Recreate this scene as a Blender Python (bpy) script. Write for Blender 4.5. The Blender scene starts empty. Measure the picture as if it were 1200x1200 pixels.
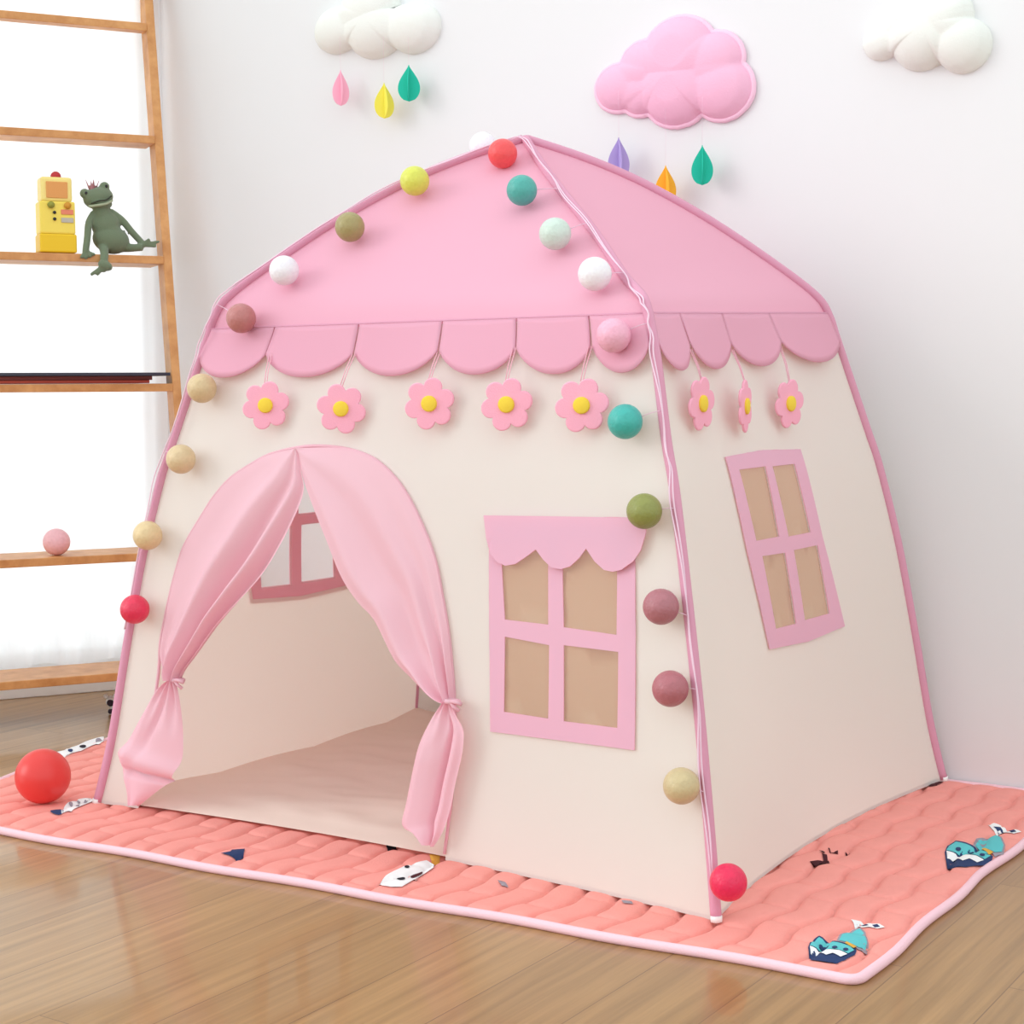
import bpy, bmesh, math, random
from mathutils import Vector, Matrix, noise
from mathutils.geometry import delaunay_2d_cdt
random.seed(7)
PI = math.pi
scene = bpy.context.scene
COL = scene.collection

# ------------------------------------------------------------------ camera
F, CX, CY, CZ, YAW, PITCH, ROLL = 1911.551, 1.043, -2.121, 0.781, -0.582, -0.075, -0.007
CAM = Vector((CX, CY, CZ))
D_ = Vector((math.sin(YAW)*math.cos(PITCH), math.cos(YAW)*math.cos(PITCH), math.sin(PITCH)))
R_ = D_.cross(Vector((0, 0, 1))).normalized(); U_ = R_.cross(D_)
c_, s_ = math.cos(ROLL), math.sin(ROLL)
R2, U2 = R_*c_ + U_*s_, U_*c_ - R_*s_
cd = bpy.data.cameras.new('camera'); cam = bpy.data.objects.new('camera', cd); COL.objects.link(cam)
cd.sensor_width = 36; cd.lens = F/1200*36; cd.clip_start = .05; cd.clip_end = 60
M = Matrix((R2, U2, -D_)).transposed().to_4x4(); M.translation = CAM
cam.matrix_world = M
scene.camera = cam

def proj(P):
    v = Vector(P) - CAM; z = v.dot(D_)
    return 600 + F*v.dot(R2)/z, 600 - F*v.dot(U2)/z
def ray(x, y): return (D_*F + R2*(x-600) - U2*(y-600)).normalized()
def on_plane(x, y, o, n):
    v = ray(x, y); n = Vector(n); t = (Vector(o)-CAM).dot(n)/v.dot(n); return CAM + v*t
def inv(S, x, y, a=.5, b=.5):                      # point of surface S(a,b) seen at a pixel
    for _ in range(14):
        X, Y = proj(S(a, b)); h = 1e-4
        Xa, Ya = proj(S(a+h, b)); Xb, Yb = proj(S(a, b+h))
        j11, j12, j21, j22 = (Xa-X)/h, (Xb-X)/h, (Ya-Y)/h, (Yb-Y)/h
        dt = j11*j22 - j12*j21
        if abs(dt) < 1e-9: break
        ex, ey = x-X, y-Y
        a += max(-.3, min(.3, (ex*j22 - ey*j12)/dt)); b += max(-.3, min(.3, (ey*j11 - ex*j21)/dt))
    return a, b

# ------------------------------------------------------------------ materials
def lin(c): return tuple(((v/255)/12.92 if v/255 <= .04045 else ((v/255+.055)/1.055)**2.4) for v in c) + (1,)
def mat(name, rgb, rough=.7, bump=0, scale=200, spec=.3, sheen=0, metallic=0, vary=0, vscale=8):
    m = bpy.data.materials.new(name); m.use_nodes = True; nt = m.node_tree; N = nt.nodes; L = nt.links
    b = N['Principled BSDF']; b.inputs['Base Color'].default_value = lin(rgb)
    b.inputs['Roughness'].default_value = rough; b.inputs['Specular IOR Level'].default_value = spec
    b.inputs['Sheen Weight'].default_value = sheen; b.inputs['Metallic'].default_value = metallic
    tc = N.new('ShaderNodeTexCoord')
    if bump:
        n = N.new('ShaderNodeTexNoise'); n.inputs['Scale'].default_value = scale; n.inputs['Detail'].default_value = 3
        bp = N.new('ShaderNodeBump'); bp.inputs['Strength'].default_value = bump; bp.inputs['Distance'].default_value = .002
        L.new(tc.outputs['Object'], n.inputs['Vector']); L.new(n.outputs['Fac'], bp.inputs['Height']); L.new(bp.outputs['Normal'], b.inputs['Normal'])
    if vary:
        n = N.new('ShaderNodeTexNoise'); n.inputs['Scale'].default_value = vscale; n.inputs['Detail'].default_value = 4
        mx = N.new('ShaderNodeMix'); mx.data_type = 'RGBA'
        c = lin(rgb); mx.inputs[6].default_value = tuple(v*(1-vary) for v in c[:3])+(1,); mx.inputs[7].default_value = tuple(min(1, v*(1+vary)) for v in c[:3])+(1,)
        L.new(tc.outputs['Object'], n.inputs['Vector']); L.new(n.outputs['Fac'], mx.inputs[0]); L.new(mx.outputs[2], b.inputs['Base Color'])
    return m
def cloth(name, rgb, trans=.3, transp=0, trgb=None, bump=.15, scale=450):
    m = bpy.data.materials.new(name); m.use_nodes = True; nt = m.node_tree; N = nt.nodes; L = nt.links
    b = N['Principled BSDF']; out = N['Material Output']
    b.inputs['Base Color'].default_value = lin(rgb); b.inputs['Roughness'].default_value = .75; b.inputs['Specular IOR Level'].default_value = .15
    t = N.new('ShaderNodeBsdfTranslucent'); t.inputs['Color'].default_value = lin(trgb or rgb)
    tc = N.new('ShaderNodeTexCoord'); n = N.new('ShaderNodeTexNoise'); n.inputs['Scale'].default_value = scale
    n2 = N.new('ShaderNodeTexNoise'); n2.inputs['Scale'].default_value = 9; n2.inputs['Detail'].default_value = 1
    ad = N.new('ShaderNodeMath'); ad.operation = 'MULTIPLY_ADD'; ad.inputs[1].default_value = 5
    bp = N.new('ShaderNodeBump'); bp.inputs['Strength'].default_value = bump; bp.inputs['Distance'].default_value = .001
    L.new(tc.outputs['Object'], n.inputs['Vector']); L.new(tc.outputs['Object'], n2.inputs['Vector'])
    L.new(n2.outputs['Fac'], ad.inputs[0]); L.new(n.outputs['Fac'], ad.inputs[2])
    L.new(ad.outputs[0], bp.inputs['Height']); L.new(bp.outputs['Normal'], b.inputs['Normal'])
    mx = N.new('ShaderNodeMixShader'); mx.inputs[0].default_value = trans
    L.new(b.outputs[0], mx.inputs[1]); L.new(t.outputs[0], mx.inputs[2]); last = mx
    if transp:
        tp = N.new('ShaderNodeBsdfTransparent'); m2 = N.new('ShaderNodeMixShader'); m2.inputs[0].default_value = transp
        L.new(mx.outputs[0], m2.inputs[1]); L.new(tp.outputs[0], m2.inputs[2]); last = m2
    L.new(last.outputs[0], out.inputs['Surface'])
    return m
def wood_mat(name, ra, rb, axis_scale, rough=.4, planks=None):
    m = bpy.data.materials.new(name); m.use_nodes = True; nt = m.node_tree; N = nt.nodes; L = nt.links
    b = N['Principled BSDF']; b.inputs['Roughness'].default_value = rough
    tc = N.new('ShaderNodeTexCoord'); mp = N.new('ShaderNodeMapping'); mp.inputs['Scale'].default_value = axis_scale
    n = N.new('ShaderNodeTexNoise'); n.inputs['Scale'].default_value = 1; n.inputs['Detail'].default_value = 6; n.inputs['Roughness'].default_value = .6
    cr = N.new('ShaderNodeValToRGB'); cr.color_ramp.elements[0].position = .3; cr.color_ramp.elements[1].position = .7
    cr.color_ramp.elements[0].color = lin(ra); cr.color_ramp.elements[1].color = lin(rb)
    L.new(tc.outputs['Object'], mp.inputs['Vector']); L.new(n.outputs['Fac'], cr.inputs[0])
    if planks:
        m2 = N.new('ShaderNodeMapping'); m2.inputs['Rotation'].default_value = (0, 0, PI/2); m2.inputs['Location'].default_value = planks
        br = N.new('ShaderNodeTexBrick'); br.inputs['Scale'].default_value = 1; br.inputs['Brick Width'].default_value = 1.2
        br.inputs['Row Height'].default_value = .145; br.inputs['Mortar Size'].default_value = .0011; br.inputs['Mortar Smooth'].default_value = .3
        br.inputs['Color1'].default_value = (.86, .85, .84, 1); br.inputs['Color2'].default_value = (1.0, 1.0, 1.0, 1); br.inputs['Mortar'].default_value = (.5, .45, .4, 1)
        br.offset = .37
        L.new(tc.outputs['Object'], m2.inputs['Vector']); L.new(m2.outputs[0], br.inputs['Vector'])
        # shift the grain from plank to plank
        ad = N.new('ShaderNodeVectorMath'); ad.operation = 'MULTIPLY_ADD'; ad.inputs[1].default_value = (37, 53, 11)
        L.new(br.outputs['Color'], ad.inputs[0]); L.new(mp.outputs[0], ad.inputs[2]); L.new(ad.outputs[0], n.inputs['Vector'])
        mx = N.new('ShaderNodeMix'); mx.data_type = 'RGBA'; mx.blend_type = 'MULTIPLY'; mx.inputs[0].default_value = 1
        L.new(cr.outputs[0], mx.inputs[6]); L.new(br.outputs['Color'], mx.inputs[7]); L.new(mx.outputs[2], b.inputs['Base Color'])
        b.inputs['Specular IOR Level'].default_value = .5
        bp = N.new('ShaderNodeBump'); bp.inputs['Strength'].default_value = .08; bp.inputs['Distance'].default_value = .001
        L.new(n.outputs['Fac'], bp.inputs['Height']); L.new(bp.outputs['Normal'], b.inputs['Normal'])
        b.inputs['Coat Weight'].default_value = .35; b.inputs['Coat Roughness'].default_value = .06
    else:
        L.new(mp.outputs[0], n.inputs['Vector']); L.new(cr.outputs[0], b.inputs['Base Color'])
    return m

M_wall = mat('wall_paint', (233, 233, 234), .85, bump=.05, scale=60, spec=.15)
M_trim = mat('white_trim', (246, 246, 244), .5)
M_floor = wood_mat('oak_floor', (146, 110, 63), (181, 139, 86), (70, 2.4, 10), .30, planks=(0, .005, 0))
M_shelf = wood_mat('shelf_wood', (190, 126, 66), (224, 166, 104), (18, 18, 18), .45)
M_sheer = cloth('sheer_curtain', (253, 254, 255), .6, transp=.10, bump=0)
M_cream = cloth('cream_cloth', (247, 246, 241), .38, trgb=(253, 245, 231))
M_sheet = cloth('floor_sheet_cloth', (247, 228, 215), .05, trgb=(255, 230, 210), bump=.3, scale=40)
M_pink = cloth('pink_cloth', (243, 185, 206), .25, trgb=(252, 180, 200))
M_curt = cloth('curtain_cloth', (249, 210, 222), .30, trgb=(253, 186, 203))
M_frame = cloth('window_trim_cloth', (246, 205, 229), .30, trgb=(255, 176, 160))
M_net = cloth('window_net', (236, 200, 166), .3, transp=.45)
M_sleeve = mat('mauve_sleeve', (220, 156, 180), .6, bump=.2, scale=300)
M_felt = mat('pink_felt', (253, 178, 200), .9, bump=.4, scale=500)
M_yel = mat('yellow_felt', (246, 212, 72), .85, bump=.3, scale=500)
M_net2 = cloth('sheer_net', (235, 228, 222), .3, transp=.8)
M_cordp = mat('pink_cord', (240, 180, 195), .6)
M_cord = mat('clear_cord', (240, 205, 222), .3, spec=.6)
M_matp = mat('mat_coral', (246, 160, 150), .85, bump=.4, scale=350, vary=.05, vscale=30)
M_bind = mat('mat_binding', (250, 206, 216), .75, bump=.3, scale=350)

# ------------------------------------------------------------------ mesh helpers
def link(name, me, m=None, parent=None, smooth=True):
    o = bpy.data.objects.new(name, me); COL.objects.link(o)
    if m: me.materials.append(m)
    if smooth:
        for p in me.polygons: p.use_smooth = True
    if parent: o.parent = parent
    return o
def tag(o, label=None, cat=None, group=None, kind=None):
    if label: o['label'] = label
    if cat: o['category'] = cat
    if group: o['group'] = group
    if kind: o['kind'] = kind
    return o
def empty(name, loc, label, cat, group=None):
    o = bpy.data.objects.new(name, None); COL.objects.link(o); o.location = loc; o.empty_display_size = .03
    o.matrix_basis = Matrix.Translation(Vector(loc)); return tag(o, label, cat, group)
def build(name, V, Fc, m, parent=None, smooth=True, thick=0, org=None):
    """world-space verts; the object origin is put at org or at the parent's base"""
    o0 = Vector(org) if org is not None else (parent.matrix_basis.translation.copy() if parent else Vector((0, 0, 0)))
    if parent and parent.parent: o0 = parent.parent.matrix_basis.translation + parent.matrix_basis.translation
    me = bpy.data.meshes.new(name); me.from_pydata([tuple(Vector(v)-o0) for v in V], [], Fc); me.update()
    o = link(name, me, m, parent, smooth)
    if not parent: o.location = o0
    if thick:
        s = o.modifiers.new('thickness', 'SOLIDIFY'); s.thickness = thick; s.offset = 0
    return o
def grid_mesh(fn, nu, nv):
    V = [fn(i/nu, j/nv) for j in range(nv+1) for i in range(nu+1)]
    Fc = [(j*(nu+1)+i, j*(nu+1)+i+1, (j+1)*(nu+1)+i+1, (j+1)*(nu+1)+i) for j in range(nv) for i in range(nu)]
    return V, Fc
def tube_mesh(P, r, n=8, cap=True, flat=1.0, up=None):
    P = [Vector(p) for p in P]; V = []; Fc = []
    rr = r if callable(r) else (lambda t: r)
    t0 = (P[1]-P[0]).normalized(); a = Vector(up) if up else (Vector((0, 0, 1)) if abs(t0.z) < .9 else Vector((1, 0, 0)))
    nrm = (a - t0*a.dot(t0)).normalized()
    for i, p in enumerate(P):
        t = (P[min(i+1, len(P)-1)] - P[max(i-1, 0)]).normalized()
        nrm = (nrm - t*nrm.dot(t)).normalized(); b = t.cross(nrm)
        q = rr(i/(len(P)-1))
        for k in range(n):
            an = 2*PI*k/n; V.append(p + nrm*math.cos(an)*q*flat + b*math.sin(an)*q)
    for i in range(len(P)-1):
        for k in range(n):
            k2 = (k+1) % n; Fc.append((i*n+k, i*n+k2, (i+1)*n+k2, (i+1)*n+k))
    if cap: Fc.append(tuple(range(n))[::-1]); Fc.append(tuple((len(P)-1)*n+k for k in range(n)))
    return V, Fc
def sphere_mesh(c, r, nu=24, nv=16, sc=(1, 1, 1), rot=None):
    V = []; Fc = []; c = Vector(c)
    for j in range(nv+1):
        ph = PI*j/nv
        for i in range(nu):
            th = 2*PI*i/nu; v = Vector((math.sin(ph)*math.cos(th)*sc[0], math.sin(ph)*math.sin(th)*sc[1], math.cos(ph)*sc[2]))*r
            V.append(c + (rot @ v if rot else v))
    for j in range(nv):
        for i in range(nu):
            i2 = (i+1) % nu; Fc.append((j*nu+i, (j+1)*nu+i, (j+1)*nu+i2, j*nu+i2))
    return V, Fc
def box_mesh(o, a, b, c):                           # corner o and three edge vectors
    o, a, b, c = map(Vector, (o, a, b, c)); V = [o, o+a, o+a+b, o+b, o+c, o+a+c, o+a+b+c, o+b+c]
    return V, [(0, 3, 2, 1), (4, 5, 6, 7), (0, 1, 5, 4), (1, 2, 6, 5), (2, 3, 7, 6), (3, 0, 4, 7)]
def join(*ms):
    V = []; Fc = []
    for v, f in ms:
        k = len(V); V += list(v); Fc += [tuple(i+k for i in q) for q in f]
    return V, Fc
def bevel(o, w, seg=2):
    b = o.modifiers.new('bevel', 'BEVEL'); b.width = w; b.segments = seg; b.limit_method = 'ANGLE'; return o
def inside(p, poly):
    x, y = p; r = False; n = len(poly)
    for i in range(n):
        x1, y1 = poly[i]; x2, y2 = poly[(i+1) % n]
        if (y1 > y) != (y2 > y) and x < (x2-x1)*(y-y1)/(y2-y1)+x1: r = not r
    return r
def resample(poly, step, closed=True):
    out = []; n = len(poly)
    for i in range(n if closed else n-1):
        a = Vector(poly[i]); b = Vector(poly[(i+1) % n]); k = max(1, int(math.ceil((b-a).length/step)))
        for j in range(k): out.append(tuple(a.lerp(b, j/k)))
    if not closed: out.append(tuple(poly[-1]))
    return out
def smooth_curve(P, per=6, closed=False):          # Catmull-Rom
    P = [Vector(p) for p in P]; n = len(P); out = []
    for i in range(n if closed else n-1):
        if closed: p0, p1, p2, p3 = P[i-1], P[i], P[(i+1) % n], P[(i+2) % n]
        else: p0, p1, p2, p3 = P[max(i-1, 0)], P[i], P[i+1], P[min(i+2, n-1)]
        for j in range(per):
            t = j/per
            out.append(((p1*2) + (p2-p0)*t + (p0*2-p1*5+p2*4-p3)*t*t + (p1*3-p0-p2*3+p3)*t**3)*.5)
    if not closed: out.append(P[-1])
    return out
def cdt(outer, holes, step, fn):
    """2D polygon with holes, filled with a grid of step, mapped to space by fn(a, b)"""
    pts = []; edges = []
    for loop in [outer]+holes:
        lp = resample(loop, step); k = len(pts); pts += lp
        edges += [(k+i, k+(i+1) % len(lp)) for i in range(len(lp))]
    bd = list(pts)
    x0 = min(p[0] for p in outer); x1 = max(p[0] for p in outer); y0 = min(p[1] for p in outer); y1 = max(p[1] for p in outer)
    nx = max(2, int((x1-x0)/step)); ny = max(2, int((y1-y0)/step))
    for i in range(1, nx):
        for j in range(1, ny):
            p = (x0+(x1-x0)*i/nx, y0+(y1-y0)*j/ny)
            if inside(p, outer) and not any(inside(p, h) for h in holes) and min((p[0]-q[0])**2+(p[1]-q[1])**2 for q in bd) > (step*.45)**2:
                pts.append(p)
    v, e, f, *_ = delaunay_2d_cdt([Vector(p) for p in pts], edges, [], 0, 1e-6)
    Fc = []
    for t in f:
        c = sum((v[i] for i in t), Vector((0, 0)))/len(t)
        if inside(c, outer) and not any(inside(c, h) for h in holes): Fc.append(tuple(t))
    return [fn(p[0], p[1]) for p in v], Fc

# ------------------------------------------------------------------ room
FZ = -.014                                           # wooden floor (the mat's top is at z = 0)
WY = 1.045
K = Vector((-2.143, WY, 0)); UU = Vector((.515, .857, 0)).normalized(); NN = Vector((.857, -.515, 0)).normalized()
def loc(u, n, z): return K + UU*u + NN*n + Vector((0, 0, z))
L_END = -2.3
e = loc(L_END, 0, 0)
fl_a = loc(-5.2, -.05, FZ); fl_b = loc(.05, -.05, FZ)
build('floor', [(fl_a.x, fl_a.y, FZ), (3.6, fl_a.y, FZ), (3.6, WY+.05, FZ), (fl_b.x, WY+.05, FZ)], [(0, 1, 2, 3)], M_floor, smooth=False)['kind'] = 'structure'
WH = 2.5
build('wall_back', *box_mesh((K.x, WY, FZ), (4.6, 0, 0), (0, .1, 0), (0, 0, WH)), M_wall, smooth=False)['kind'] = 'structure'
def lbox(u0, u1, n0, n1, z0, z1): return box_mesh(loc(u0, n0, z0), UU*(u1-u0), NN*(n1-n0), (0, 0, z1-z0))
u0, u1, wz0, wz1 = -1.85, -.02, .045, 2.25
build('wall_left', *join(lbox(L_END, u0, -.1, 0, FZ, WH), lbox(u1, .06, -.1, 0, FZ, WH), lbox(u0, u1, -.1, 0, FZ, wz0), lbox(u0, u1, -.1, 0, wz1, WH)), M_wall, smooth=False)['kind'] = 'structure'
bevel(build('baseboard_left', *lbox(L_END, 0, 0, .012, FZ, .055), M_trim, smooth=False), .003)['kind'] = 'structure'
wf = build('window_1', *join(lbox(u0, u1, -.08, -.03, wz0, wz0+.05), lbox(u0, u1, -.08, -.03, wz1-.05, wz1), lbox(u0, u0+.05, -.08, -.03, wz0, wz1), lbox(u1-.05, u1, -.08, -.03, wz0, wz1), lbox(-1.0, -.95, -.08, -.03, wz0, wz1)), M_trim, smooth=False)
wf['kind'] = 'structure'
M_glass = bpy.data.materials.new('window_glass'); M_glass.use_nodes = True
nt = M_glass.node_tree; gb = nt.nodes['Principled BSDF']; tp = nt.nodes.new('ShaderNodeBsdfTransparent'); gl = nt.nodes.new('ShaderNodeBsdfGlossy'); gl.inputs['Roughness'].default_value = .02
mx = nt.nodes.new('ShaderNodeMixShader'); mx.inputs[0].default_value = .06
nt.links.new(tp.outputs[0], mx.inputs[1]); nt.links.new(gl.outputs[0], mx.inputs[2]); nt.links.new(mx.outputs[0], nt.nodes['Material Output'].inputs['Surface'])
build('pane', *lbox(u0+.03, u1-.03, -.057, -.053, wz0+.03, wz1-.03), M_glass, wf, smooth=False)
# sheer curtains
def sheer(ua, ub, ph):
    def f(a, b):
        u = ua + (ub-ua)*a; z = 2.3 - (2.3-.07)*b
        w = .018*math.sin(2*PI*(a*9+.15*math.sin(3*b))+ph) + .007*math.sin(2*PI*a*23+2*b+ph)
        return loc(u, .026+.6*w*(.5+.5*b), z + .006*math.sin(a*40)*b)
    return grid_mesh(f, 150, 24)
tag(build('sheer_curtain', *sheer(-1.0, -.012, 0), M_sheer), 'white sheer curtain hanging behind the ladder shelf beside the wall corner', 'curtain', 'sheer curtains')
tag(build('sheer_curtain', *sheer(-1.95, -1.02, 1.7), M_sheer), 'white sheer curtain at the far left, away from the wall corner', 'curtain', 'sheer curtains')
tag(build('curtain_rail', *tube_mesh([loc(-2.05, .03, 2.315), loc(-.02, .03, 2.315)], .012, 12), M_trim), 'white rail carrying the sheer curtains over the window', 'curtain rail')

# ------------------------------------------------------------------ tent geometry
W, DD = 1.3, 1.01; CTR = Vector((-W/2, DD/2, 0))
CORN = {'FL': Vector((-W, 0, 0)), 'FR': Vector((0, 0, 0)), 'BR': Vector((0, DD, 0)), 'BL': Vector((-W, DD, 0))}
PR = [(0, 0), (.030, .12), (.063, .30), (.098, .475), (.137, .625), (.163, .70), (.205, .82), (.226, .88), (.238, .915), (.262, .952), (.335, 1.008), (.47, 1.097), (.6, 1.168), (.71, 1.214), (.822, 1.250)]
PRF = [(0, 0), (.022, .12), (.060, .30), (.105, .475), (.148, .625), (.178, .70), (.214, .82), (.236, .875), (.252, .905), (.272, .925), (.345, .962), (.467, 1.040), (.629, 1.130), (.74, 1.195), (.822, 1.250)]
PROF = {k: [(p.x, p.y) for p in smooth_curve([(a, b, 0) for a, b in (PRF if k == 'FR' else PR)], 5)] for k in CORN}
def pole_at(k, s, z): d = (CTR-CORN[k]); d.z = 0; return CORN[k] + d.normalized()*s + Vector((0, 0, z))
def pole_z(k, z):
    P = PROF[k]
    if z <= P[0][1]: i = 0
    else:
        i = next((i for i in range(len(P)-1) if P[i+1][1] >= z), len(P)-2)
    t = (z-P[i][1])/(P[i+1][1]-P[i][1]); return pole_at(k, P[i][0]+(P[i+1][0]-P[i][0])*t, z)
ZS = {'FL': .893, 'FR': .893, 'BR': .918, 'BL': .905}
POLE3 = {k: [pole_at(k, s, z) for s, z in PROF[k]] for k in CORN}
def roof_pts(k):
    P = [pole_z(k, ZS[k])] + [p for p in POLE3[k] if p.z > ZS[k]+.003]; return P
def at_frac(P, t):
    L = [0]
    for a, b in zip(P, P[1:]): L.append(L[-1]+(b-a).length)
    d = max(0, min(1, t))*L[-1]
    for i in range(len(P)-1):
        if L[i+1] >= d: return P[i].lerp(P[i+1], (d-L[i])/max(1e-9, L[i+1]-L[i]))
    return P[-1]
RP = {k: roof_pts(k) for k in CORN}
SIDES = {'front': ('FL', 'FR', Vector((0, 1, 0)), W), 'right': ('FR', 'BR', Vector((-1, 0, 0)), DD), 'back': ('BR', 'BL', Vector((0, -1, 0)), W), 'left': ('BL', 'FL', Vector((1, 0, 0)), DD)}
def wall(side, s, z):
    a, b, inw, w = SIDES[side]
    P = pole_z(a, z).lerp(pole_z(b, z), s)
    ss = max(0, min(1, s)); zz = max(0, min(1, 1-z/.9))
    return P + inw*(.045*4*ss*(1-ss)*zz**1.5)
def zseam(side, s): a, b = SIDES[side][:2]; return ZS[a]+(ZS[b]-ZS[a])*s
def wall_n(side, s, z):
    h = .004; n = (wall(side, s+h, z)-wall(side, s-h, z)).cross(wall(side, s, z+h)-wall(side, s, z-h)); return n.normalized()
def walls(side, s, z, off=0): return wall(side, s, z) + wall_n(side, s, z)*off if off else wall(side, s, z)
def px_wall(side, x, y, off=0, g=(.5, .5)): return inv(lambda a, b: walls(side, a, b, off), x, y, *g)
def roof(side, s, t):
    a, b, inw, w = SIDES[side]; A = at_frac(RP[a], t); B = at_frac(RP[b], t); return A.lerp(B, s) + inw*.012*math.sin(PI*t)*4*s*(1-s)
def roof_n(side, s, t):
    h = .01; t = min(t, .97); n = (roof(side, s+h, t)-roof(side, s-h, t)).cross(roof(side, s, t+h)-roof(side, s, max(0, t-h))); return n.normalized()

tent = empty('play_tent', CTR, 'pink and cream fabric play house tent standing on the coral quilted mat', 'play tent')
def poly_px(side, pts, off=0, g=(.5, .5)):          # pixels -> (s*w, z) domain of a tent wall
    w = SIDES[side][3]; out = []
    for x, y in pts:
        a, b = px_wall(side, x, y, off, g); g = (a, b); out.append((a*w, b))
    return out
def dom(side, off=0):
    w = SIDES[side][3]; return lambda a, b: walls(side, a/w, b, off)
# door opening
arch_px = [(163, 944), (170, 900), (178, 850), (187, 789), (189, 755), (194, 728), (201, 695), (208, 668), (218, 638), (240, 601), (253, 581), (272, 560), (296, 544), (317, 533), (344, 526), (368, 523), (400, 525), (427, 532), (448, 544), (469, 566), (485, 592), (501, 627), (512, 659), (519, 695), (526, 735), (531, 780), (534, 820), (535, 860), (532, 920), (522, 1000)]
arch = poly_px('front', arch_px, 0, (.05, .05))
arch = [(p.x, p.y) for p in smooth_curve([(a, b, 0) for a, b in arch], 3)]
arch_open = [(a, max(b, -.02) if i not in (0, len(arch)-1) else -.02) for i, (a, b) in enumerate(arch)]
# front window
fw_out = poly_px('front', [(575, 612), (745, 612), (745, 879), (576, 857)])
fw_panes = [poly_px('front', q) for q in ([(588, 630), (644, 632), (644, 732), (593, 726)], [(660, 633), (725, 635), (724, 744), (662, 735)],
                                         [(593, 746), (645, 756), (644, 842), (592, 834)], [(662, 756), (726, 764), (725, 853), (662, 845)])]
rw_out = poly_px('right', [(848, 536), (892, 528), (936, 527), (962, 630), (988, 734), (945, 752), (900, 761), (874, 648)])
rw_panes = [poly_px('right', q) for q in ([(864, 551), (895, 547), (911, 629), (884, 634)], [(903, 547), (929, 544), (948, 624), (922, 629)],
                                         [(891, 652), (918, 648), (931, 731), (907, 737)], [(928, 645), (956, 639), (970, 719), (941, 727)])]
def mirror(side, poly): w = SIDES[side][3]; return [(w-a, b) for a, b in poly][::-1]
lw_out = mirror('left', rw_out); lw_panes = [mirror('left', q) for q in rw_panes]
def shrink(poly, d):
    cx = sum(p[0] for p in poly)/len(poly); cy = sum(p[1] for p in poly)/len(poly)
    return [(cx+(a-cx)*(1-d/max(.02, abs(a-cx))) if abs(a-cx) > d else a, cy+(b-cy)*(1-d/max(.02, abs(b-cy))) if abs(b-cy) > d else b) for a, b in poly]
for side, holes in (('front', None), ('right', [shrink(rw_out, .008)]), ('back', []), ('left', [shrink(lw_out, .008)])):
    w = SIDES[side][3]
    if side == 'front':
        outer = [(0, 0)] + [(arch_open[0][0], 0)] + [p for p in arch_open[1:-1] if p[1] > .001] + [(arch_open[-1][0], 0), (w, 0), (w, zseam(side, 1)), (0, zseam(side, 0))]
        holes = [shrink(fw_out, .008)]
    else: outer = [(0, 0), (w, 0), (w, zseam(side, 1)), (0, zseam(side, 0))]
    V, Fc = cdt(outer, holes, .03, dom(side))
    tag(build('wall_panel', V, Fc, M_cream, tent), {'front': 'cream front wall panel with the arched doorway', 'right': 'cream side wall panel with a window', 'left': 'cream side wall panel seen through the door', 'back': 'cream back wall panel'}[side])
    V, Fc = grid_mesh(lambda a, b: roof(side, a, b*.998), 26, 24)
    tag(build('roof_panel', V, Fc, M_pink, tent), 'pink roof panel')
# poles in mauve sleeves, small end feet
for k in CORN:
    d = (CORN[k]-CTR); d.z = 0; d.normalize()
    P = [p + d*.003 + Vector((0, 0, .002)) for p in POLE3[k]]
    P[0].z = .004
    sl = build('pole_sleeve', *tube_mesh(P, .0085, 10), M_sleeve, tent)
    build('pole_foot', *tube_mesh([P[0]+d*.001-Vector((0, 0, .004)), P[0]+Vector((0, 0, .005))], .0088, 10), M_trim, sl)
# valances
def valance(side, slits, zsl, zbot):
    w = SIDES[side][3]; ms = []
    for i in range(len(slits)-1):
        a, b = slits[i], slits[i+1]; g = .0016; n = 18
        def f(u, v):
            s = (a+g + (b-a-2*g)*u)
            bb = (max(0, 1-abs(2*u-1)**2.1))**.8
            lift = zseam(side, s)-ZS['FL']; zt = ZS['FL']+.004+lift
            zb = zsl - (zsl-zbot)*bb + lift
            z = zt - (zt-zb)*v
            off = .005 + .010*v**1.3*(.6+.4*math.sin(PI*u)) + .003*math.sin(i*2.3+u*3)*v
            if s > 1: s = 1
            return walls(side, s, z, off)
        ms.append(grid_mesh(f, n, 8))
    V, Fc = join(*ms)
    return build('valance', V, Fc, M_pink, tent, thick=.002)
fs = [0] + [px_wall('front', x, y)[0] for x, y in ((322, 395), (421, 395), (520, 393), (608, 390), (694, 388))] + [1.0]
rs = [0] + [px_wall('right', x, y)[0] for x, y in ((798, 390), (848, 388), (902, 382))] + [1.0]
zsl = px_wall('front', 515, 413)[1]; zbt = px_wall('front', 565, 441)[1]
valance('front', fs, zsl, zbt); valance('right', rs, zsl, zbt)
valance('left', [1-s for s in rs][::-1], zsl, zbt); valance('back', [i/6 for i in range(7)], zsl, zbt)
# seam piping above the valances
for side in SIDES:
    build('seam', *tube_mesh([walls(side, i/30, zseam(side, i/30)+.004, .005) for i in range(31)], .0018, 6), M_sleeve, tent)
# arch piping
build('door_piping', *tube_mesh([walls('front', a/W, max(b, .002), .003) for a, b in arch], .003, 6), M_curt, tent)
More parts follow.
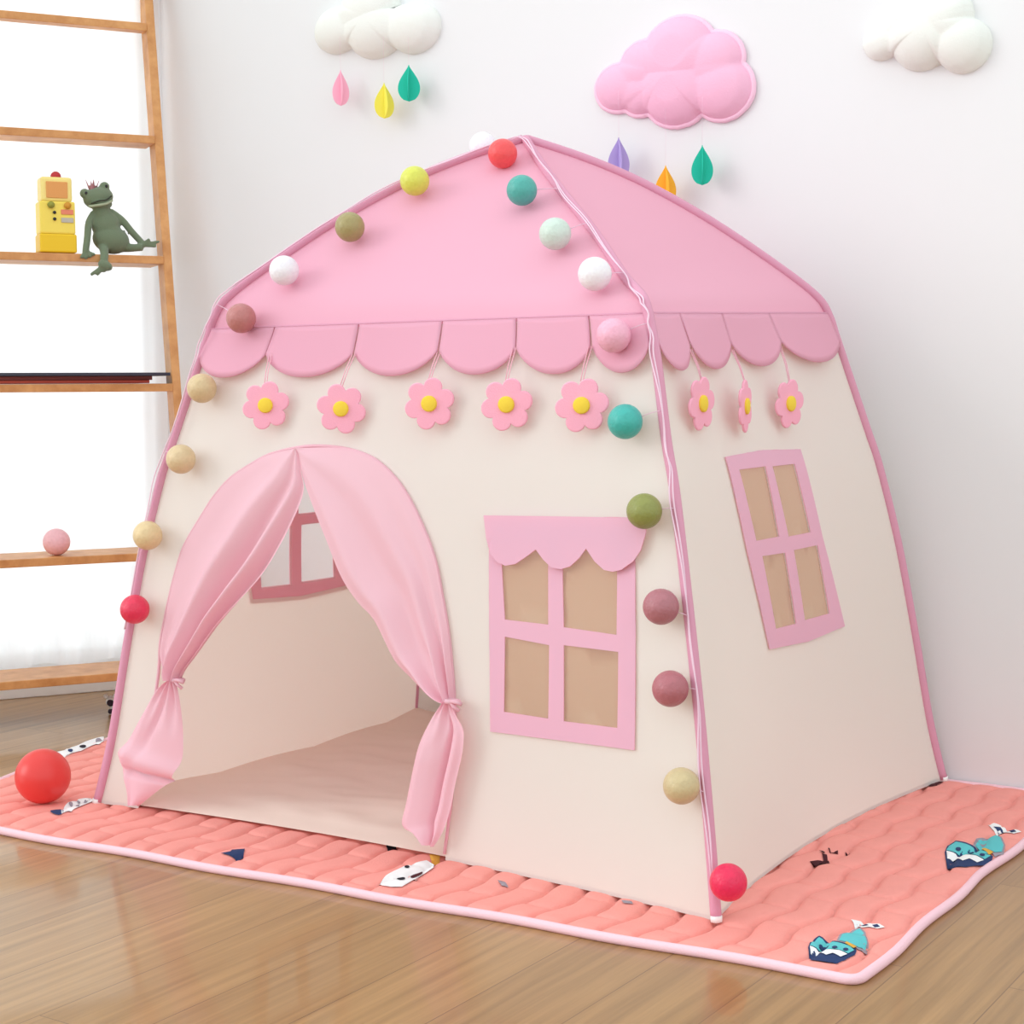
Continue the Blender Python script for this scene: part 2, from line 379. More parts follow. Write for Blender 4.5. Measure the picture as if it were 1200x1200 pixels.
# window frames with net
for side, out, panes, lab in (('front', fw_out, fw_panes, 'pink fabric window frame on the front'), ('right', rw_out, rw_panes, 'pink fabric window frame on the side'), ('left', lw_out, lw_panes, 'pink window frame seen through the doorway')):
    V, Fc = cdt(out, panes, .02, dom(side, .003))
    fr = tag(build('window_frame', V, Fc, M_frame, tent, smooth=False, thick=.0015), lab)
    for q in panes:
        V, Fc = cdt(shrink(q, -.003), [], .03, dom(side, -.001))
        build('mesh_screen', V, Fc, M_net2 if side == 'left' else M_net, fr)
# window valance (three scallops)
wv = [(567, 604), (640, 605), (758, 607), (757, 625), (751, 645), (742, 658), (728, 668), (718, 670), (708, 668), (697, 658), (687, 643), (679, 654), (668, 664), (657, 667), (646, 665), (637, 656), (628, 644), (616, 653), (604, 661), (592, 663), (582, 658), (575, 649), (570, 631)]
V, Fc = cdt(poly_px('front', wv, .012), [], .02, dom('front', .012))
for i, v in enumerate(V):
    pass
wvo = tag(build('window_valance', V, Fc, M_frame, tent, smooth=False, thick=.002), 'scalloped pink valance over the front window')
# floor sheet
def sheet(a, b):
    s = a; y = b
    P = wall('left', 1-b, .006).lerp(wall('right', b, .006), a)
    Pf = wall('front', a, .006); Pb = wall('back', 1-a, .006)
    L = wall('front', 0, .006).lerp(wall('front', 1, .006), a).lerp(wall('back', 1, .006).lerp(wall('back', 0, .006), a), b)
    Q = P + Pf*(1-b) + Pb*b - L
    e_ = min(1, min(a, 1-a, b, 1-b)*12)
    n = noise.noise(Vector((Q.x*5, Q.y*9, 0)))*.007 + noise.noise(Vector((Q.x*14, Q.y*20, 3)))*.004
    edge = .004*math.exp(-((1-b)*18)) + .006*math.exp(-a*18)*(b > .02)
    Q.z = .006 + max(0, n+.003)*e_ + edge*abs(math.sin(a*14+b*11))
    return Q
build('floor_sheet', *grid_mesh(sheet, 90, 70), M_sheet, tent)
# ---- door curtains
def frac_curve(P, t):
    P = [Vector(p) for p in P]; L = [0]
    for a, b in zip(P, P[1:]): L.append(L[-1]+(b-a).length)
    d = max(0, min(1, t))*L[-1]
    for i in range(len(P)-1):
        if L[i+1] >= d: return P[i].lerp(P[i+1], (d-L[i])/max(1e-9, L[i+1]-L[i]))
    return P[-1]
def px3(side, pts, off):
    out = []; g = (.3, .5)
    for x, y in pts:
        g = px_wall(side, x, y, off, g); out.append(walls(side, g[0], g[1], off))
    return [tuple(p) for p in out]
def curtain_upper(outer_px, inner_px, folds, seed):
    O = [Vector(p) for p in smooth_curve(px3('front', outer_px, .003), 4)]; I = [Vector(p) for p in smooth_curve(px3('front', inner_px, .014), 4)]
    nrm = wall_n('front', .3, .5)
    def f(u, v):
        A = frac_curve(O, v); B = frac_curve(I, v)
        uu = u
        P = A.lerp(B, uu)
        w = (B-A).length
        P += nrm*folds(u, v, w)
        return P
    return grid_mesh(f, 70, 60)
def lump(x, c, w): return math.exp(-((x-c)/w)**2)
def fold_left(u, v, w):
    k = min(1, v*2.2)
    h = .004 + .010*math.sin(PI*min(1, u*1.1))*(1-v)
    h += k*(.020*lump(u, .50, .10) - .018*lump(u, .69, .055) + .022*lump(u, .82, .06) - .012*lump(u, .92, .03) + .010*lump(u, 1., .035))
    h -= .010*lump(u, .22, .14)*k*(1-v)
    h += .012*lump(v, 1, .16)*math.sin(u*PI)
    h += .005*math.sin(u*28+1)*max(0, v-.72)/.28
    return h
def fold_right(u, v, w):
    k = min(1, v*2.2)
    h = .004 + .008*math.sin(PI*min(1, u*1.1))*(1-v)
    h += k*(.012*lump(u, .86, .10) - .014*lump(u, .60, .12)*(.4+v*.6) + .012*lump(u, .36, .10)*v - .012*lump(u, .24, .06)*max(0, v-.4)*1.6 + .010*lump(u, .10, .06)*max(0, v-.3))
    h += .012*lump(v, 1, .16)*math.sin(u*PI)
    h += .005*math.sin(u*24)*max(0, v-.75)/.25
    return h
lo = [(351, 525), (317, 533), (296, 544), (272, 560), (253, 581), (240, 601), (218, 638), (208, 668), (201, 695), (194, 735), (190, 765), (196, 789), (205, 797)]
li = [(350, 527), (355, 552), (359, 575), (349, 606), (330, 645), (311, 676), (283, 707), (258, 734), (233, 768), (220, 784), (213, 797)]
ro = [(352, 525), (400, 525), (427, 532), (448, 544), (469, 566), (485, 592), (501, 627), (512, 659), (519, 695), (526, 735), (531, 780), (533, 800), (534, 820)]
ri = [(350, 527), (356, 557), (368, 592), (384, 632), (402, 676), (421, 705), (441, 727), (464, 773), (482, 793), (500, 812), (514, 821), (526, 824)]
tl = build('door_curtain', *curtain_upper(lo, li, fold_left, 1), M_curt, tent); tag(tl, 'left pink door curtain gathered to the side')
trc = build('door_curtain', *curtain_upper(ro, ri, fold_right, 2), M_curt, tent); tag(trc, 'right pink door curtain gathered to the side')
def tail(Lpx, Rpx, folds, off=.016):
    A = [Vector(p) for p in smooth_curve(px3('front', Lpx, off-.004), 4)]; B = [Vector(p) for p in smooth_curve(px3('front', Rpx, off), 4)]
    nrm = wall_n('front', .3, .4)
    def f(u, v): return frac_curve(A, v).lerp(frac_curve(B, v), u) + nrm*folds(u, v)
    return grid_mesh(f, 48, 44)
def tf_l(u, v):
    h = .012 + .014*math.sin(PI*u)*min(1, v*2+.2)
    cre = -.016*lump(v, .70+.05*(1-u), .022)*(min(1, u*4+.2))
    cre += .010*lump(v, .62, .06)
    return h + cre + (.008*math.sin(u*22)*(1-min(1, v*2.5))) - .013*lump(u, .42-.1*v, .07)*lump(v, .3, .22) + .008*lump(u, .15, .1)*min(1, v*3)
def tf_r(u, v):
    h = .012 + .018*math.sin(PI*min(1, u*1.45))*min(1, v*2+.2)*(1 if u < .69 else .7)
    return h - .016*lump(u, .68, .035)*(1-.5*v) + .008*lump(u, .84, .09) + .006*math.sin(u*20)*(1-min(1, v*3)) + .006*lump(u, .2, .12)
build('curtain_tail', *tail([(204, 797), (190, 808), (172, 838), (156, 868), (147, 884), (150, 905), (157, 925), (160, 942)], [(211, 797), (215, 815), (219, 845), (220, 870), (218, 893), (208, 912), (190, 926), (170, 942)], tf_l), M_curt, tl)
build('curtain_tail', *tail([(526, 822), (510, 843), (496, 872), (488, 905), (481, 940), (476, 966), (490, 972), (505, 985)], [(534, 822), (541, 838), (549, 856), (546, 885), (539, 915), (532, 950), (523, 975), (513, 991)], tf_r), M_curt, trc)
def tie(x, y, par):
    c = Vector(px3('front', [(x, y)], .024)[0]); n = wall_n('front', .3, .4); ax = Vector((0, 0, 1)); r = n.cross(ax).normalized()
    P = [c + r*math.cos(t)*.0105 + n*math.sin(t)*.010 for t in [2*PI*i/20 for i in range(21)]]
    m1 = tube_mesh(P, .0042, 8)
    m2 = tube_mesh([c + n*.008, c+n*.014+r*(-.012)+ax*.002, c+n*.012-r*.026-ax*.001], .0035, 6)
    m3 = tube_mesh([c + n*.008, c+n*.012-r*.010-ax*.006, c+n*.010-r*.020-ax*.013], .003, 6)
    build('tie_band', *join(m1, m2, m3), M_curt, par)
tie(208, 797, tl); tie(530, 822, trc)

# ------------------------------------------------------------------ felt flowers
def flower_outline(R, k=6, n=72):
    out = []
    for i in range(n):
        th = 2*PI*i/n; ph = (th+PI/k) % (2*PI/k) - PI/k; d = .635; q = .365; out.append((th, R*(d*math.cos(ph)+math.sqrt(q*q-(d*math.sin(ph))**2))))
    return out
def flower(side, x, y, xs, ys, yaw, roll, label, grp, R=.044):
    off = .022
    a, b = px_wall(side, x, y, off); c = walls(side, a, b, off); n = wall_n(side, a, b)
    rt = Vector((0, 0, 1)).cross(n).normalized(); n = Vector((n.x, n.y, 0)).normalized(); rt = Vector((0, 0, 1)).cross(n)
    Rz = Matrix.Rotation(yaw, 3, 'Z'); n2 = Rz @ n; r2 = Rz @ rt; up = Vector((0, 0, 1))
    if yaw: c = c + n*abs(math.sin(yaw))*.022
    t = empty('hanging_flower', c, label, 'felt flower', grp)
    def P(th, r, d): th += roll; return c + r2*math.cos(th)*r + up*math.sin(th)*r + n2*d
    O = flower_outline(R); V = []; Fc = []; N_ = len(O); th_ = .0022
    for d, k in ((-th_, 1), (-th_, 1.0), (th_, 1.0), (th_, .5)):
        pass
    rings = [(.0, -th_), (.97, -th_), (1, -th_*.5), (1, th_*.5), (.97, th_), (.93, th_*1.02), (.5, th_*1.05)]
    for k, d in rings[1:]:
        V += [P(th, r*k, d) for th, r in O]
    nr = len(rings)-1
    for j in range(nr-1):
        for i in range(N_): i2 = (i+1) % N_; Fc.append((j*N_+i, j*N_+i2, (j+1)*N_+i2, (j+1)*N_+i))
    V.append(P(0, 0, -th_)); V.append(P(0, 0, th_*1.2))
    for i in range(N_):
        i2 = (i+1) % N_; Fc.append((len(V)-2, i2, i)); Fc.append((len(V)-1, (nr-1)*N_+i, (nr-1)*N_+i2))
    build('petals', V, Fc, M_felt, t)
    V = []; Fc = []; n_ = 24
    for k, d in ((1, th_), (1, th_+.0035), (.8, th_+.0048), (.0, th_+.0052)):
        V += [P(2*PI*i/n_, .0135*k, d) for i in range(n_)]
    for j in range(3):
        for i in range(n_): i2 = (i+1) % n_; Fc.append((j*n_+i, j*n_+i2, (j+1)*n_+i2, (j+1)*n_+i))
    build('flower_center', V, Fc, M_yel, t)
    sa, sb = px_wall(side, xs, ys, .010); top = walls(side, sa, sb, .012)
    for s in (-1, 1):
        e0 = c + up*R*.86 + r2*s*.002; e1 = top + rt*s*.003
        build('hanging_cord', *tube_mesh([e1+up*.003, e1, e0.lerp(e1, .5)+n*.002, e0], .0009, 6), M_cordp, t)
    return t
FG = 'felt flowers hanging from the front valance'; SG = 'felt flowers hanging from the side valance'
PF = 'pink felt flower with yellow centre, '
flower('front', 315.5, 475, 318, 416, .42, .25, PF+'first from the left under the front valance', FG)
flower('front', 404, 479, 415, 416, .45, .8, PF+'tilted one, second from the left on the front', FG)
flower('front', 506.5, 473, 515, 413, .35, .3, PF+'middle one of the five on the front', FG)
flower('front', 596.5, 474, 603, 410, .3, .22, PF+'on the front above the left side of the window', FG)
flower('front', 684.5, 475, 692, 408, .3, .15, PF+'on the front beside the teal ball light', FG)
flower('right', 822, 473, 809, 412, 0, .2, PF+'on the shaded side, nearest the front corner', SG)
flower('right', 870, 476, 858, 412, .22, .55, PF+'turned edge-on, middle of the three on the side', SG)
flower('right', 923, 473, 914, 409, -.15, .2, PF+'on the shaded side, nearest the back corner', SG)

# ------------------------------------------------------------------ ball lights
def ball_mat(name, rgb):
    m = mat(name, rgb, .36, bump=.9, scale=170, spec=.5, vary=.14, vscale=120); m.node_tree.nodes['Principled BSDF'].inputs['Subsurface Weight'].default_value = .0
    return m
BR_ = .0272
LG = 'cotton ball string lights on the tent'
bmesh_data = {}
BALLS = [
 (236.5, 455, (216, 190, 146), 'beige ball light on the left edge, highest of three beige ones', 'w'),
 (212, 538, (220, 194, 152), 'beige ball light on the left edge, second of three beige ones', 'w'),
 (173, 627.5, (226, 200, 152), 'beige ball light on the left edge, lowest of three beige ones', 'w'),
 (158, 714, (228, 50, 84), 'bright red ball light at the lower left end of the string', 'w'),
 (282.5, 373, (188, 120, 116), 'brownish rose ball light at the left eave corner', 'w'),
 (333, 317, (246, 240, 250), 'white ball light on the left roof slope', 'r'),
 (410, 266, (164, 150, 98), 'olive brown ball light on the left roof slope', 'r'),
 (486, 212, (216, 218, 88), 'yellow green ball light on the upper left roof edge', 'r'),
 (611.5, 223, (78, 170, 160), 'teal ball light just below the roof peak', 'r'),
 (650.5, 274, (206, 222, 210), 'pale grey green ball light on the right front roof slope', 'r'),
 (697, 321, (250, 242, 250), 'white ball light near the front right eave corner', 'r'),
 (719, 393, (246, 178, 200), 'pale pink ball light over the front valance beside the corner pole', 'w'),
 (732.5, 494, (64, 178, 168), 'bright teal ball light below the front valance', 'w'),
 (755, 599, (142, 146, 76), 'olive green ball light at the window valance corner', 'w'),
 (774.5, 711, (176, 112, 120), 'dusty mauve ball light beside the upper window panes', 'w'),
 (785.5, 807, (178, 106, 114), 'dusty mauve ball light beside the lower window panes', 'w'),
 (798.5, 921, (206, 186, 142), 'beige ball light low on the front near the right corner', 'w'),
 (853.5, 1034, (232, 36, 84), 'bright red ball light at the foot of the front right corner', 'w'),
]
def ball(c, rgb, label, r=BR_, grp=LG, name='ball_light'):
    t = build(name, *sphere_mesh(c, r, 36, 24), ball_mat('cotton_ball', rgb), org=c)
    return tag(t, label, 'ball light', grp)
centers = []
for x, y, rgb, lab, kd in BALLS:
    if kd == 'w':
        a, b = px_wall('front', x, y, .034); c = walls('front', a, b, .034)
    else:
        S = lambda s, t: roof('front', s, t) + roof_n('front', .5, .5)*.034
        a, b = inv(S, x, y, .5, .4); c = S(a, b)
    centers.append(c)
    ball(c, rgb, lab)
c2 = on_plane(589, 180, (0, .43, 0), (0, 1, 0)); ball(c2, (240, 82, 84), 'coral red ball light at the roof peak')
c1 = on_plane(566, 171, (0, .60, 0), (0, 1, 0)); ball(c1, (246, 240, 252), 'white ball light just behind the roof peak')
# the cord of the lights: along the front left pole, over the peak and down the front right pole
def offpole(k, p, o): d = (CORN[k]-CTR); d.z = 0; d.normalize(); return p + d*o + Vector((0, -.004, 0))
cp = []
Pl = [p for p in POLE3['FL'] if p.z > .31]; Pr = POLE3['FR'][::-1]
for i, p in enumerate(Pl): cp.append(offpole('FL', p, .0085) + Vector((.009+math.sin(i*1.3)*.001, -.009-abs(math.sin(i*.9))*.001, (.004 if p.z > .95 else 0))))
for i, p in enumerate(Pr[1:]):
    if p.z > .05: cp.append(offpole('FR', p, .0105) + Vector((math.sin(i*1.1)*.002, -.004-abs(math.sin(i*.8))*.002, (.005 if p.z > .95 else 0))))
cord2 = [p + Vector((.0035*math.sin(i*.5)-.001, -.003+.001*math.cos(i*.6), .001*math.sin(i*.8))) for i, p in enumerate(cp)]
# short leads to each ball
lead = []
for c in centers + [c2]:
    q = min(cp, key=lambda p: (p-c).length); d = (c-q)
    if d.length > .02:
        e1 = c - d.normalized()*(BR_*.9); mid = q.lerp(e1, .5) + Vector((0, 0, .001)); lead.append(tube_mesh([q, mid, e1], .0006, 6))
tag(build('light_cord', *join(tube_mesh(smooth_curve(cp, 3), .0014, 6), tube_mesh(smooth_curve(cord2, 3), .0012, 6), *lead), M_cord), 'thin pale pink cord linking the ball lights along the front tent poles', 'cord')

# ------------------------------------------------------------------ quilted mat
mat_c = [(-1.885, 1.0), (-1.562, -.231), (.262, -.099), (.252, .45), (.262, 1.035)]
def rounded(poly, r, n=6):
    out = []; N_ = len(poly)
    for i in range(N_):
        p = Vector(poly[i]); a = (Vector(poly[i-1])-p).normalized(); b = (Vector(poly[(i+1) % N_])-p).normalized()
        if a.dot(b) < -.95: out.append(tuple(p)); continue
        for j in range(n+1):
            t = j/n; out.append(tuple((p+a*r)*(1-t)**2 + p*2*t*(1-t) + (p+b*r)*t*t))
    return out
mat_o = rounded(mat_c, .022)
def wob(p): return (p[0]+.003*math.sin(p[1]*21+1), p[1]+.0035*math.sin(p[0]*17))
mat_o = [wob(p) for p in resample(mat_o, .03)]
edgeV = [Vector(p) for p in resample(mat_o, .03)]
def edge_dist(x, y):
    d = 9; n = len(mat_o); p = Vector((x, y))
    for i in range(n):
        a = Vector(mat_o[i]); b = Vector(mat_o[(i+1) % n]); ab = b-a
        t = max(0, min(1, (p-a).dot(ab)/max(1e-12, ab.length_squared))); q = (a+ab*t-p).length
        if q < d: d = q
    return d
def hmat(x, y):
    X = x - .05*y + .007*math.sin(y*2*PI/.155) ; sp = .058
    k = math.floor(X/sp); fx = X/sp-k; dx = min(fx, 1-fx)*sp
    Y = y + (k % 2)*.062 + .010*math.sin(fx*PI) + .01*noise.noise(Vector((k*3.1, 0, 0)))
    sy = .124; fy = Y/sy-math.floor(Y/sy); dy = min(fy, 1-fy)*sy
    h = (1-math.exp(-dx/.0034))*(.55+.45*(1-math.exp(-dy/.004))) + .18*math.sin(PI*fx)
    return -.0118 + .0112*h + .0015*noise.noise(Vector((x*14, y*14, 0)))
quilt = empty('quilted_mat', (-.6, .4, FZ), 'coral pink quilted play mat with animal prints lying under the tent', 'mat')
def matpt(x, y):
    return Vector((x, y, hmat(x, y)))
# dense grid clipped to the outline
V, Fc = cdt(mat_o, [], .0105, lambda a, b: (a, b)) if False else ([], [])
nx, ny = 250, 155; x0, x1, y0, y1 = -1.90, .28, -.245, 1.045
idx = {}
def inside_mat(p): return inside(p, mat_o)
rowsV = []; 
nyy = 280; nxx = 520
qc = [Vector(p) for p in ((-1.560, -.229), (.260, -.097), (.260, 1.033), (-1.882, .997))]
V = []
for j in range(nyy+1):
    for i in range(nxx+1):
        a, b = i/nxx, j/nyy
        p = (qc[0]*(1-a)+qc[1]*a)*(1-b) + (qc[3]*(1-a)+qc[2]*a)*b
        p.x += max(0, 2*a-1)*(.003*math.sin(p.y*21+1) - .010*(1-min(1, abs(p.y-.45)/.55))); p.y += (1-b)*.0035*math.sin(p.x*17)
        q = matpt(p.x, p.y); k = min(a*1.8, (1-a)*1.8, b*1.15, (1-b)*1.15)/.014
        if k < 1: q.z = -.0035 + (q.z+.0035)*max(0, k)
        V.append(q)
Fc = [(j*(nxx+1)+i, j*(nxx+1)+i+1, (j+1)*(nxx+1)+i+1, (j+1)*(nxx+1)+i) for j in range(nyy) for i in range(nxx)]
base_k = len(V)
build('quilted_top', V, Fc, M_matp, quilt)
loop = [Vector((p[0], p[1], -.0072)) for p in mat_o]; loop.append(loop[0])
build('binding', *tube_mesh(loop, .0074, 10, cap=False), M_bind, quilt)
P_teal = mat('print_teal', (96, 196, 200), .85); P_navy = mat('print_navy', (44, 62, 104), .85); P_white = mat('print_white', (246, 246, 246), .85)
P_dark = mat('print_dark', (74, 28, 36), .85); P_yel = mat('print_mustard', (226, 172, 74), .85); P_grey = mat('print_grey', (160, 150, 160), .85); P_blk = mat('print_black', (34, 34, 46), .85)
def decal(px, m, name, lift=.0020, parent=quilt, step=.006):
    pts = []
    for x, y in px:
        p = on_plane(x, y, (0, 0, -.002), (0, 0, 1)); pts.append((p.x, p.y))
    V, Fc = cdt(pts, [], step, lambda a, b: Vector((a, b, hmat(a, b)+lift)))
    return build(name, V, Fc, m, parent)
def ell(x, y, rx, ry, rot=0, n=14):
    return [(x+rx*math.cos(t)*math.cos(rot)-ry*math.sin(t)*math.sin(rot), y+rx*math.cos(t)*math.sin(rot)+ry*math.sin(t)*math.cos(rot)) for t in [2*PI*i/n for i in range(n)]]
def whale(dx, dy, full=True):
    sh = lambda q: [(x+dx, y+dy) for x, y in q]
    w = decal(sh([(947, 1114), (950, 1106), (960, 1100), (972, 1103), (984, 1107), (996, 1111), (1004, 1117), (1002, 1122), (990, 1128), (972, 1131), (950, 1129)]), P_navy, 'whale_print', .0016)
    decal(sh([(949, 1112), (952, 1107), (960, 1102), (972, 1105), (984, 1109), (996, 1113), (1001, 1118), (994, 1122), (984, 1118), (972, 1116), (960, 1114)]), P_teal, 'teal_patch', .0024, w)
    decal(sh([(949, 1113), (960, 1115), (972, 1117), (984, 1119), (993, 1123), (985, 1126), (976, 1122), (968, 1124), (960, 1119), (950, 1119)]), P_white, 'white_patch', .0028, w)
    for x, y in ((963, 1111), (978, 1115), (991, 1118)): decal(sh(ell(x, y, 3.2, 1.8)), P_navy, 'spot', .0033, w)
    decal(sh([(980, 1106), (984, 1098), (992, 1095), (1008, 1091), (1014, 1096), (1018, 1106), (1016, 1115), (1006, 1116), (994, 1110)]), P_grey, 'fin_outline', .0018, w)
    decal(sh([(983, 1106), (987, 1099), (994, 1097), (1007, 1093), (1012, 1097), (1016, 1106), (1014, 1113), (1006, 1114), (995, 1109)]), P_teal, 'fin', .0026, w)
    decal(sh([(992, 1108), (1004, 1114), (1000, 1116), (990, 1110)]), P_yel, 'yellow_patch', .0032, w)
    decal(sh([(997, 1080), (1005, 1079), (1013, 1081), (1022, 1086), (1030, 1086), (1037, 1090), (1028, 1092), (1018, 1090), (1010, 1091), (1002, 1086)]), P_white, 'tail_print', .0016, w)
    decal(sh([(1004, 1084), (1012, 1084), (1018, 1088), (1011, 1089)]), P_navy, 'tail_mark', .0022, w)
    decal(sh([(1022, 1088), (1028, 1087), (1031, 1090), (1025, 1091)]), P_navy, 'tail_mark', .0022, w)
whale(0, 0)
whale(160, -112)
dog = decal([(443, 1037), (453, 1029), (464, 1023), (474, 1018), (487, 1014), (500, 1011), (509, 1014), (508, 1020), (498, 1027), (484, 1035), (471, 1042), (458, 1043), (448, 1041)], P_white, 'puppy_print')
decal(ell(470, 1033.5, 5, 2.2), P_blk, 'eye', .003, dog); decal(ell(488, 1027.5, 7.5, 3.4, -.2), P_dark, 'nose', .003, dog); decal(ell(477, 1019.5, 3, 1.6), P_blk, 'ear', .003, dog)
decal([(503, 1005), (510, 1004), (516, 1003), (515, 1010), (506, 1012)], P_yel, 'mustard_print')
decal(ell(459, 993.5, 6.5, 2.8, .1), P_blk, 'dark_print')
decal([(259, 1003), (270, 1001), (272, 999), (287, 998), (284, 1007), (272, 1006)], P_navy, 'navy_print')
decal([(949, 1012), (958, 1010), (965, 1009), (963, 1004), (969, 1005), (972, 1013), (966, 1015), (956, 1015)], P_dark, 'reindeer_print')
for q in ([(960, 1000), (963, 999), (967, 1003), (965, 1004)], [(970, 997), (972, 997), (974, 1001), (982, 999), (982, 1001), (974, 1003)], [(991, 998), (996, 997), (996, 998.5), (991, 999.5)], [(1087, 922), (1095, 920), (1100, 918), (1106, 919), (1098, 923), (1090, 924)]): decal(q, P_dark, 'antler_print', step=.004)
st = decal([(64, 884), (80, 877), (100, 871), (122, 865.5), (121, 872), (108, 876), (95, 882), (66, 889)], P_white, 'white_print')
decal(ell(97, 877.5, 4, 2), P_blk, 'spot', .003, st); decal(ell(82.5, 882.5, 3, 1.8), P_navy, 'spot', .003, st); decal(ell(116, 870, 4, 2), P_grey, 'spot', .003, st)
st = decal([(72, 949), (80, 943), (92, 939), (110, 936), (113, 941), (98, 946), (86, 951), (72, 956)], P_white, 'white_print')
for x, y in ((83, 944), (92, 941), (91, 947), (101, 940), (100, 943)): decal(ell(x, y, 2.4, 1.2), P_grey, 'spot', .003, st)
decal(ell(67, 953.5, 8, 3.6), P_navy, 'navy_print')
for q in ([(583, 1035), (592, 1037), (596, 1041), (588, 1041)], [(728, 1058), (740, 1060), (742, 1063), (731, 1062)]): decal(q, P_grey, 'grey_print')

# red ball at the left edge of the mat
rc = on_plane(42, 914, (0, -.02, 0), (0, 1, 0)); rc = on_plane(40, 914, (-1.40, 0, 0), (1, 0, 0))
pz = on_plane(40, 948, (0, 0, 0), (0, 0, 1)); rr = .052; rc = Vector((pz.x-.02, pz.y+.04, rr*1.0))
tag(build('toy_ball', *sphere_mesh(rc, rr, 40, 28), mat('red_plastic', (228, 62, 58), .35, spec=.5), org=rc), 'red toy ball on the mat at the left edge of the picture', 'ball')

# ------------------------------------------------------------------ wall cushions and raindrops
def wallpt(x, y, off=0): return on_plane(x, y, (0, WY-off, 0), (0, 1, 0))
def cloud(name, lobes_px, ctr_px, m, medge, label, thick, back=.0):
    lob = []
    for x, y, r in lobes_px:
        p = wallpt(x, y, .02); q = wallpt(x+r, y, .02); s = wallpt(x, y+r, .02)
        rr = (abs(q.x-p.x)+abs(s.z-p.z))/2
        lob.append((p.x, p.z, abs(q.x-p.x), abs(s.z-p.z)))
    cp_ = wallpt(*ctr_px, .02); cx, cz = cp_.x, cp_.z
    t = empty(name, Vector((cx, WY-.02, cz)), label, 'cloud cushion')
    def f(x, z, lb):
        v = 1-((x-lb[0])/lb[2])**2-((z-lb[1])/lb[3])**2; return v
    NT = 200; rad = []
    for i in range(NT):
        th = 2*PI*i/NT; r = 0
        for k in range(1, 400):
            d = k*.0012; x, z = cx+math.cos(th)*d, cz+math.sin(th)*d
            if any(f(x, z, lb) > 0 for lb in lob): r = d
            elif r and d > r+.05: break
        rad.append(r)
    def height(x, z, frac):
        h = sum(max(0, f(x, z, lb))**1.6*lb[2]*3 for lb in lob)
        hs = [math.sqrt(max(0, f(x, z, lb)))*min(lb[2], lb[3]) for lb in lob]; H = max(hs)
        return thick*(.55*min(1, H/.07)+.45*(1-frac**3))*min(1, (1-frac)*9)**.5 if frac < 1 else 0
    NR = 26; V = []; Fc = []
    frs = [1-(1-j/NR)**1.0 for j in range(NR+1)]
    for j in range(1, NR+1):
        fr = frs[j]
        for i in range(NT):
            th = 2*PI*i/NT; r = rad[i]*fr; x, z = cx+math.cos(th)*r, cz+math.sin(th)*r
            V.append(Vector((x, WY-back-.008-height(x, z, fr*1.0), z)))
    V.append(Vector((cx, WY-back-.008-height(cx, cz, 0), cz)))
    for j in range(NR-1):
        for i in range(NT): i2 = (i+1) % NT; Fc.append((j*NT+i, (j+1)*NT+i, (j+1)*NT+i2, j*NT+i2))
    for i in range(NT): Fc.append((len(V)-1, i, (i+1) % NT))
    kb = len(V)
    for i in range(NT):
        th = 2*PI*i/NT; V.append(Vector((cx+math.cos(th)*rad[i], WY-back, cz+math.sin(th)*rad[i])))
    for i in range(NT): i2 = (i+1) % NT; Fc.append(((NR-1)*NT+i, kb+i, kb+i2, (NR-1)*NT+i2))
    Fc.append(tuple(kb+i for i in range(NT)))
    build('cushion_body', V, Fc, m, t)
    if medge:
        P = [Vector((cx+math.cos(2*PI*i/NT)*rad[i]*.985, WY-back-.011, cz+math.sin(2*PI*i/NT)*rad[i]*.985)) for i in range(NT+1) if True][:-1] if False else [Vector((cx+math.cos(2*PI*(i % NT)/NT)*rad[i % NT]*.99, WY-back-.006, cz+math.sin(2*PI*(i % NT)/NT)*rad[i % NT]*.99)) for i in range(NT+1)]
        build('seam_edge', *tube_mesh(P, .0065, 8, cap=False), medge, t)
    return t
M_cl = mat('pink_felt_cloud', (246, 188, 214), .9, bump=.3, scale=300); M_cle = mat('pink_felt_edge', (252, 206, 228), .9, bump=.3, scale=300)
M_cw = mat('white_felt', (238, 240, 234), .9, bump=.3, scale=300)
cloud('cloud_cushion', [(722, 102, 28), (748, 110, 25), (791, 106, 42), (845, 104, 36), (835, 70, 34), (793, 62, 44), (753, 76, 30)], (788, 88), M_cl, M_cle, 'puffy pink felt cloud cushion on the wall above the tent', .045)
cloud('cloud_cushion', [(1030, 48, 22), (1078, 44, 38), (1127, 52, 33), (1105, 20, 34), (1062, 20, 28)], (1088, 32), M_cw, None, 'puffy white cloud cushion at the top right of the wall', .05)
cloud('cloud_cushion', [(392, 34, 28), (437, 34, 34), (482, 32, 30), (430, 8, 34)], (437, 22), M_cw, None, 'puffy white cloud cushion at the top left above three raindrops', .05)
